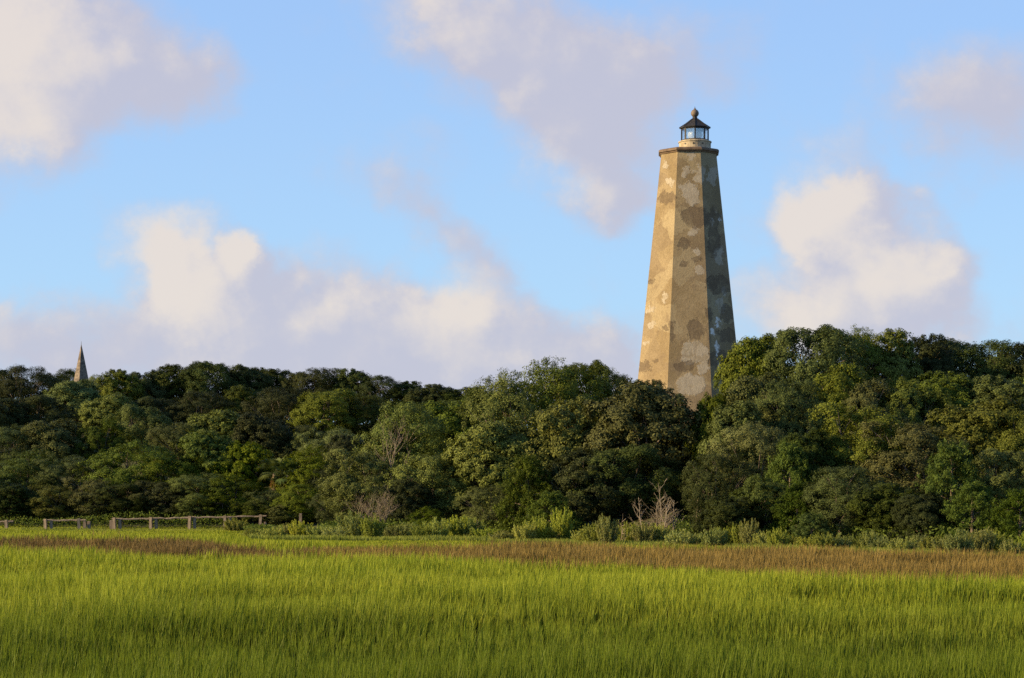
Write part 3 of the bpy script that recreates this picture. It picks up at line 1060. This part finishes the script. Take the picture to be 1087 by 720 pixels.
ROWS = [
    ('skyline row of the left ridge', 'trees along the left skyline', 'dark', [
        (-14, 391, 232, 66), (22, 389, 228, 60), (56, 397, 232, 50), (72, 392, 268, 36), (106, 399, 226, 40, 'oak'), (131, 393, 222, 48, 'oak'), (158, 394, 226, 40), (190, 388, 228, 50), (226, 384, 228, 60),
        (259, 389, 230, 48), (291, 391, 232, 52), (321, 395, 230, 42), (347, 391, 230, 50), (376, 393, 230, 48), (404, 399, 228, 46), (432, 405, 228, 46), (462, 409, 226, 46), (492, 412, 225, 48), (520, 415, 222, 46)]),
    ('upper slope row below the left skyline', 'trees high on the left slope', 'oak', [
        (-10, 424, 206, 70, 'dark'), (38, 421, 208, 62, 'dark'), (83, 404, 216, 58), (122, 418, 206, 56), (166, 423, 208, 60, 'dark'), (212, 416, 208, 62, 'dark'), (258, 411, 210, 60, 'dark'),
        (302, 412, 205, 62, 'dark'), (343, 414, 202, 66), (388, 420, 204, 56, 'dark'), (436, 428, 200, 60, 'dark'), (482, 426, 198, 60)]),
    ('middle slope row on the left', 'trees halfway down the left slope', 'oak', [
        (8, 452, 190, 66), (58, 446, 190, 62), (110, 446, 190, 52, 'bright'), (152, 431, 196, 50), (188, 449, 188, 52), (228, 437, 189, 66), (275, 440, 188, 60, 'dark'), (322, 452, 188, 60, 'dark'), (352, 455, 181, 62), (374, 463, 173, 54, 'dark')]),
    ('front row of the left wood', 'trees at the front of the left wood', 'oak', [
        (-14, 492, 176, 64), (28, 478, 177, 60, 'bright'), (72, 484, 176, 60), (140, 469, 174, 72, 'bright'), (180, 480, 173, 60), (222, 460, 175, 66, 'bright'), (258, 470, 174, 56, 'bright'), (325, 474, 170, 56, 'bright'), (345, 494, 168, 46, 'dark')]),
    ('low foremost row of the left wood', 'low trees just behind the timber fence', 'oak', [
        (10, 512, 170.5, 58, 'dark'), (56, 515, 170, 52, 'brown'), (98, 508, 170, 56, 'brown'), (132, 514, 169, 54, 'dark'), (172, 511, 169, 56, 'dark'), (212, 503, 168.5, 60), (250, 504, 168, 54, 'bright'), (282, 520, 167, 40), (318, 514, 166, 46)]),
    ('wood between the fence and the lighthouse', 'trees in the centre of the wood', 'oak', [
        (432, 428, 160, 84), (488, 424, 170, 72), (518, 426, 176, 50, 'dark'), (384, 478, 150, 74, 'brown'), (360, 504, 155, 46, 'dark'), (462, 482, 148, 82), (432, 510, 146, 50, 'dark'), (405, 455, 160, 60),
        (496, 492, 158, 60, 'dark'), (452, 538, 141, 30, 'bright')]),
    ('tall wood left of the lighthouse', 'trees just left of the lighthouse', 'oak', [
        (541, 396, 156, 76), (588, 383, 159, 96), (622, 384, 164, 66), (655, 399, 172, 58, 'dark'), (684, 405, 168, 46, 'dark'), (532, 446, 147, 82), (600, 424, 146, 78, 'brown'), (684, 408, 143, 92, 'brown'), (560, 484, 137, 54, 'cedar'), (618, 478, 137, 74, 'dark'), (524, 516, 139.5, 46),
        (664, 474, 138, 84, 'dark'), (722, 496, 139, 44, 'dark'), (585, 522, 133, 48, 'cedar')]),
    ('skyline row right of the lighthouse', 'trees along the right skyline', 'oak', [
        (786, 380, 160, 40), (808, 357, 157, 66), (858, 346, 155, 84), (900, 349, 158, 62), (936, 352, 160, 66), (975, 357, 164, 66, 'dark'), (1012, 360, 165, 62, 'dark'), (1052, 362, 164, 70, 'dark'), (1094, 365, 164, 70, 'dark')]),
    ('middle row of the right-hand wood', 'trees halfway up the right-hand wood', 'oak', [
        (755, 420, 142, 40, 'bright'), (782, 428, 138, 58), (808, 398, 142, 66), (845, 404, 140, 62), (886, 388, 142, 66), (926, 402, 140, 70, 'brown'), (972, 404, 140, 70, 'bright'), (1016, 396, 143, 76), (1062, 401, 142, 72), (1104, 402, 142, 64)]),
    ('lower row of the right-hand wood', 'trees low in the right-hand wood', 'brown', [
        (758, 482, 128, 62, 'dark'), (800, 450, 130, 74), (858, 458, 126, 56, 'dark'), (838, 470, 124, 54, 'cedar'), (915, 430, 128, 88), (968, 448, 125, 84), (1046, 424, 126, 92), (1092, 434, 124, 74)]),
    ('foremost row of the right-hand wood', 'foremost trees of the right-hand wood', 'oak', [
        (775, 526, 121, 50, 'dark'), (808, 506, 122, 58, 'bright'), (846, 512, 119.5, 46, 'cedar'), (893, 496, 118.5, 72), (944, 514, 117, 58, 'dark'), (1010, 470, 115.5, 60, 'cedar'), (1032, 512, 112.5, 60, 'cedar'), (980, 524, 114, 50, 'dark'), (1082, 520, 110, 60, 'cedar'), (862, 545, 116.5, 38, 'cedar'), (1070, 478, 117, 70)]),
]
for row, group, dk, lst in ROWS:
    lst = [e if len(e) == 5 else (*e, dk) for e in lst]
    order = sorted(lst, key=lambda e: e[0])
    counts = {}
    for e in order:
        px, yt, d, wpx, kind = e
        kp = KINDS[kind][1]
        counts.setdefault(kp, []).append(e)
    for kp, es in counts.items():
        for i, e in enumerate(es):
            px, yt, d, wpx, kind = e
            if len(es) == 1:
                lab = f'the only {kp} in the {row}'
            elif i == len(es) - 1:
                lab = f'rightmost {kp} in the {row}'
            elif i == 0:
                lab = f'leftmost {kp} in the {row}'
            else:
                lab = f'{ORD[i]} {kp} from the left in the {row}'
            plant(kind, px, yt, d, wpx, lab, group)

# far wood behind the ridge reads as one mass
P_ = []; N_ = []
r = np.random.default_rng(99)
n = 36000
fx = r.uniform(-170, 170, n); fy = r.uniform(245, 330, n)
fz = ground(fx, fy) + (2.6 + 3.0 * vnoise(fx, fy, 6, 41)) * np.sqrt(r.random(n))
me = leaf_cards('far_wood', np.stack([fx, fy, fz], 1), unit(r.normal(0, 1, (n, 3)) + np.array([0, -.6, .6])), r.uniform(.35, .7, n), r.uniform(.25, .5, n), r.random(n), r=r)
tag(link_mesh('far_wood', me, M_DARK), 'dark far wood filling in behind the ridge trees', 'wood', kind='stuff')

# palms
ptm, pfm, psm = grow_palm(5)
pfm.materials.append(M_PALM); psm.materials.append(M_DEADLEAF); ptm.materials.append(M_BARK)
for i, (px, yt, d, lab) in enumerate([(291, 481, 170, 'left of two cabbage palms with orange dead skirts behind the fence end'), (306, 484, 169, 'right of two cabbage palms with orange dead skirts behind the fence end')]):
    p_ = at(px, yt, d)
    z0 = gz(p_.x, d)
    t = empty('palm_tree', (p_.x, d, z0 - .2), i * 1.7)
    s = (p_.z - z0) / 5.3
    t.scale = (1.0, 1.0, s)
    tag(t, lab, 'palm', 'cabbage palms behind the fence')
    if i == 0:
        pp = (link_mesh('trunk', ptm, None, t, True), link_mesh('fronds', pfm, None, t), link_mesh('dead_frond_skirt', psm, None, t))
    else:
        for o_ in pp:
            c = o_.copy(); col.objects.link(c); c.parent = t

for (px, yt, d, wpx, kind, lab) in [(278, 527, 167, 44, 'bright', 'small fresh green tree low in front of the two palms, left one'), (299, 533, 166, 36, 'brown', 'small brownish olive tree low in front of the two palms, middle one'), (318, 522, 167, 44, 'oak', 'small olive-green tree low in front of the two palms, right one')]:
    plant(kind, px, yt, d, wpx, lab, 'small trees before the palms')

# bare and dead trees
BARE = [
    (413, 440, 147.5, 5, .36, 3, M_LIMB, .11, 1, 'grey half-bare tree top standing among green oaks above the bare bush', 'bare_tree'),
    (402, 512, 141.5, 5, .48, 21, M_TWIG, .07, 5, 'bare twiggy grey bush before the brownish oak, behind the pale bushes', 'bare_bush'),
    (716, 507, 125, 4, .30, 8, M_PALE, .045, 6, 'clump of bleached bare saplings at the marsh edge below the lighthouse', 'dead_tree'),
    (684, 528, 126, 4, .35, 9, M_PALE, .045, 1, 'thin pale dead stem left of the bleached sapling clump', 'dead_tree'),
    (656, 545, 125, 3, .5, 15, M_TWIG, .035, 1, 'short grey dead stump stem leftmost at the lighthouse marsh edge', 'dead_tree'),
    (700, 520, 126.5, 4, .5, 17, M_TWIG, .06, 3, 'tangled grey dead brush leaning beside the bleached saplings', 'dead_tree'),
    (739, 505, 127.5, 3, .3, 12, M_PALE, .06, 1, 'single straight pale trunk right of the bleached sapling clump', 'dead_tree'),
    (505, 548, 138, 4, .6, 19, M_TWIG, .05, 5, 'low grey twiggy bush at the marsh edge in the picture centre', 'bare_bush'),
]
for (px, yt, d, dep, spd, seed, mat, r0, n0, lab, nm) in BARE:
    p_ = at(px, yt, d)
    z0 = gz(p_.x, d)
    H = p_.z - z0
    me = grow_saplings(seed, H, n0, r0) if mat is M_PALE else grow_bare(seed, H, spd, dep, r0, 0, n0)
    zmax = max(v.co.z for v in me.vertices)
    o = link_mesh(nm, me, mat)
    o.location = (p_.x, d, z0)
    o.scale = (min(1.0, H / zmax * 1.1),) * 2 + (H / zmax,)
    tag(o, lab, 'dead tree' if nm != 'bare_bush' else 'bush', None)

# pale green bushes along the edge of the marsh
r = random.Random(3)
sh = []
pxs = 250.0
while pxs < 1105:
    ed = float(edge_dist(pxs))
    d = ed + r.uniform(-5.0, 1.5)
    hpx = r.uniform(15, 33) * (1.0 if pxs < 430 or pxs > 560 else .8)
    if 590 < pxs < 680: hpx *= 1.15
    if pxs < 335: hpx *= .68
    sh.append((pxs, d, hpx, r.uniform(26, 40)))
    pxs += r.uniform(11, 23)
cuts = [(0, 330, 'right of the fence end'), (330, 470, 'below the bare twiggy bush'), (470, 600, 'below the tall oaks in the centre'), (600, 690, 'left of the bleached saplings'),
        (690, 790, 'below the bleached saplings'), (790, 900, 'below the right-hand cedars'), (900, 990, 'below the middle of the right-hand wood'), (990, 1300, 'below the rightmost cedars')]
sp_ = {}
for a, b, ph in cuts:
    grp = [s for s in sh if a <= s[0] < b]
    for i, (px, d, hpx, wpx) in enumerate(grp):
        cm, tm = shrubA[r.randrange(4)]
        x_ = (px - 543.5) / F * d
        z0 = gz(x_, d)
        t = empty('marsh_bush', (x_, d, z0), r.uniform(0, 6.28))
        h = hpx / F * d; wd = wpx / F * d
        t.scale = (wd / 2.4, wd / 2.4, h / 1.8)
        which = 'leftmost' if i == 0 else 'rightmost' if i == len(grp) - 1 else ORD[i]
        tag(t, f'{which} pale green bush{"" if i in (0, len(grp) - 1) else " from the left"} of those {ph}', 'bush', 'pale bushes along the marsh edge')
        if cm.name not in sp_:
            sp_[cm.name] = (link_mesh('foliage', cm, None, t), link_mesh('stems', tm, None, t))
        else:
            for o_ in sp_[cm.name]:
                c = o_.copy(); col.objects.link(c); c.parent = t

# rank undergrowth behind the fence and under the wood's edge
r = np.random.default_rng(77)
n = 46000
ux = r.uniform(-52, 45, n)
px_ = r.uniform(-60, 1180, n)
ed = edge_dist(px_)
uy = ed + r.uniform(0, 1, n) ** 1.2 * 9 + np.where(px_ < 250, 1.5, 2.5)
ux = (px_ - 543.5) / F * uy
hmax = (.7 + .9 * vnoise(ux, uy, 3, 51)) * np.where(px_ < 250, .85, np.where(px_ < 340, .5, .85))
uz = ground(ux, uy) + hmax * r.random(n) ** .7
me = leaf_cards('undergrowth', np.stack([ux, uy, uz], 1), unit(r.normal(0, 1, (n, 3)) + np.array([-.3, -.5, .5])), r.uniform(.11, .24, n), r.uniform(.06, .12, n), r.random(n), r=r)
tag(link_mesh('undergrowth', me, M_BRIGHT), 'low green undergrowth along the foot of the wood behind the fence', 'undergrowth', kind='stuff')
# tall meadow grass in front of the bushes
n = 42000
px_ = r.uniform(-60, 1180, n)
ed = edge_dist(px_)
gy = ed + r.uniform(-7, 2.5, n)
gx = (px_ - 543.5) / F * gy
blades('edge_grass', gx, gy, (.22 + .26 * vnoise(gx, gy, 3, 61)) * np.where(px_ < 262, .5, 1) * r.uniform(.7, 1.2, n), r.uniform(.03, .06, n), .2, M_MEADOW, 'yellow-green tall grass strip in front of the marsh-edge bushes', 'grass')
